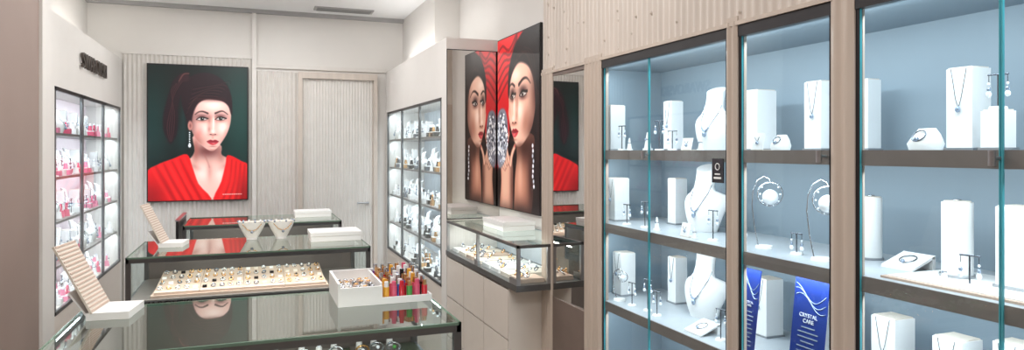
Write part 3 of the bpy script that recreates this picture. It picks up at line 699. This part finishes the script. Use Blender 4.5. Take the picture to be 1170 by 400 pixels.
# ---------------------------------------------------------------- things on the counters
def slant(name,x,y,z,w=.16,h=.20,lean=.10):
    b=MB()
    b.box(0,.115,0,w,0,.022,M_WHITE)
    b.obox((.012,0,.018),(.006,0,.002),(0,w,0),(-lean,0,h),M_CREAM)
    for k in range(18):
        f=(k+.5)/18; b.obox((.018-lean*f,.004,.02+h*f),(.0018,0,.001),(0,w-.008,0),(-.002,0,.004),M_PAD)
    b.obox((.0,0.02,.0),(.006,0,0),(0,w-.04,0),(-lean*.55,0,h*.4),M_WHITE)
    return b.obj(name,None,(x,y,z),-.12)
slant('slanted_price_display',-.455,2.31,1.0005); slant('slanted_price_display',-.45,3.92,1.0005)
def giftbox(x0,x1,y0,y1,z,h):
    b=MB(); b.box(x0,x1,y0,y1,z,z+h*.55,M_WHITE); b.box(x0-.003,x1+.003,y0-.003,y1+.003,z+h*.58,z+h,M_WHITE); b.box(x0+.003,x1-.003,y0+.003,y1-.003,z+h*.55,z+h*.58,M_PAD)
    b.box(x0+.02,x1-.02,y0+.02,y1-.02,z+h,z+h+.003,M_WHITE); b.obj('gift_box',bevel=.002)
giftbox(.30,.57,3.86,4.08,1.0005,.05); giftbox(.30,.56,5.32,5.5,1.0005,.045); giftbox(1.30,1.49,3.55,3.90,1.0505,.05)
def shell(mb):
    mb.cyl((0,0,0),(0,0,.008),.03,.028,M_WHITE,20)
    n=32; secs=[]
    for (z,rr_) in ((.008,.030),(.03,.042),(.055,.056),(.08,.068),(.10,.074)): secs.append((0,0,z,rr_,rr_*.7,0))
    mb.loft(secs,M_WHITE,n,False)
    mb.loft([(0,0,.10,.074,.052,0),(0,0,.085,.062,.043,0),(0,0,.06,.040,.028,0)],M_CREAM,n,True)
    for k in range(14):
        a=math.pi*2*k/14; mb.sphere((.072*math.cos(a),.050*math.sin(a),.102),.006,M_GEM if k%2 else M_WHITE,8,5)
    mb.tube([(-.05,-.037,.09),(-.025,-.042,.06),(0,-.042,.05),(.025,-.042,.06),(.05,-.037,.09)],.002,M_GOLD,6); mb.sphere((0,-.045,.045),.008,M_GEM)
put('necklace_bowl',shell,.00,4.10,1.0005,0); put('necklace_bowl',shell,.155,4.10,1.0005,.2)
# accessory tray with coloured rollers
e=empty('accessory_tray'); b=MB(); X0,X1,YA,YB,z=.255,.56,2.22,2.485,1.0005
b.box(X0,X1,YA,YB,z,z+.012,M_WHITE); b.box(X0,X0+.008,YA,YB,z+.012,z+.075,M_WHITE); b.box(X1-.006,X1,YA,YB,z+.012,z+.022,M_WHITE)
b.box(X0+.008,.396,YA,YA+.008,z+.012,z+.06,M_WHITE); b.box(.396,X1-.006,YA,YA+.006,z+.012,z+.022,M_WHITE)
b.box(X0+.008,X1-.006,YB-.008,YB,z+.012,z+.075,M_WHITE); b.box(.39,.396,YA+.008,YB-.008,z+.012,z+.07,M_WHITE)
b.box(X0+.008,.39,YA+.008,YB-.008,z+.012,z+.035,M_CREAM); b.obj('tray',e)
b=MB(); r=random.Random(4); cols=[M_RED,M_YELL,M_GREEN,M_PURPLE,M_BLUEL,M_ROSE,M_BLACK,M_PINK,M_RED,M_YELL]
for i in range(6):
    for j in range(8):
        x=.412+i*.0255;y=YA+.020+j*.031; h=.055+r.uniform(0,.008)+j*.003; m=r.choice(cols)
        b.cyl((x,y,z+.012),(x,y,z+.012+h*.7),.0098,.0098,m,12); b.cyl((x,y,z+.012+h*.7),(x,y,z+.012+h),.008,.007,r.choice([m,M_SILVER,M_GOLD,M_WHITE]),12)
b.obj('perfume_rollers',e)
b=MB()
for i in range(5):
    for j in range(5):
        x=X0+.025+i*.024;y=YA+.03+j*.045; b.box(x-.008,x+.008,y-.014,y+.014,z+.035,z+.046,r.choice([M_WHITE,M_PAD,M_CHAIN])); b.torus((x,y,z+.050),.006,.0018,r.choice([M_GOLD,M_SILVER]),(0,0,1),10,5)
b.obj('charms',e)

# ---------------------------------------------------------------- lights
for (x,y,e_) in ((.1,.3,29),(.1,2.3,28),(.1,3.9,20),(.1,5.4,16)):
    area('ceiling_light',(x,y,ZC-.01),(0,0,0),1.2,.5,e_,(1,.985,.97))
area('ceiling_fill_light',(-1.12,5.2,2.28),(math.pi,0,0),.08,1.8,3.5,(1,.96,.90))  # added uplight above left partition, brightens the ceiling
area('ceiling_fill_light',(1.25,5.2,2.26),(math.pi,0,0),.08,1.8,3,(1,.98,.95))  # same added ceiling fill above the right partition
wd=bpy.data.worlds.new('world'); scene.world=wd; wd.use_nodes=True
wd.node_tree.nodes['Background'].inputs[0].default_value=(.8,.85,.9,1); wd.node_tree.nodes['Background'].inputs[1].default_value=.4

# ---------------------------------------------------------------- camera
cd=bpy.data.cameras.new('camera'); cam=bpy.data.objects.new('camera',cd); scene.collection.objects.link(cam)
cd.sensor_width=36; cd.lens=24.0; cd.shift_y=-28/1170; cd.clip_start=.05
cam.location=(0,0,1.5); cam.rotation_euler=(math.radians(90),0,math.radians(-20.85)); scene.camera=cam
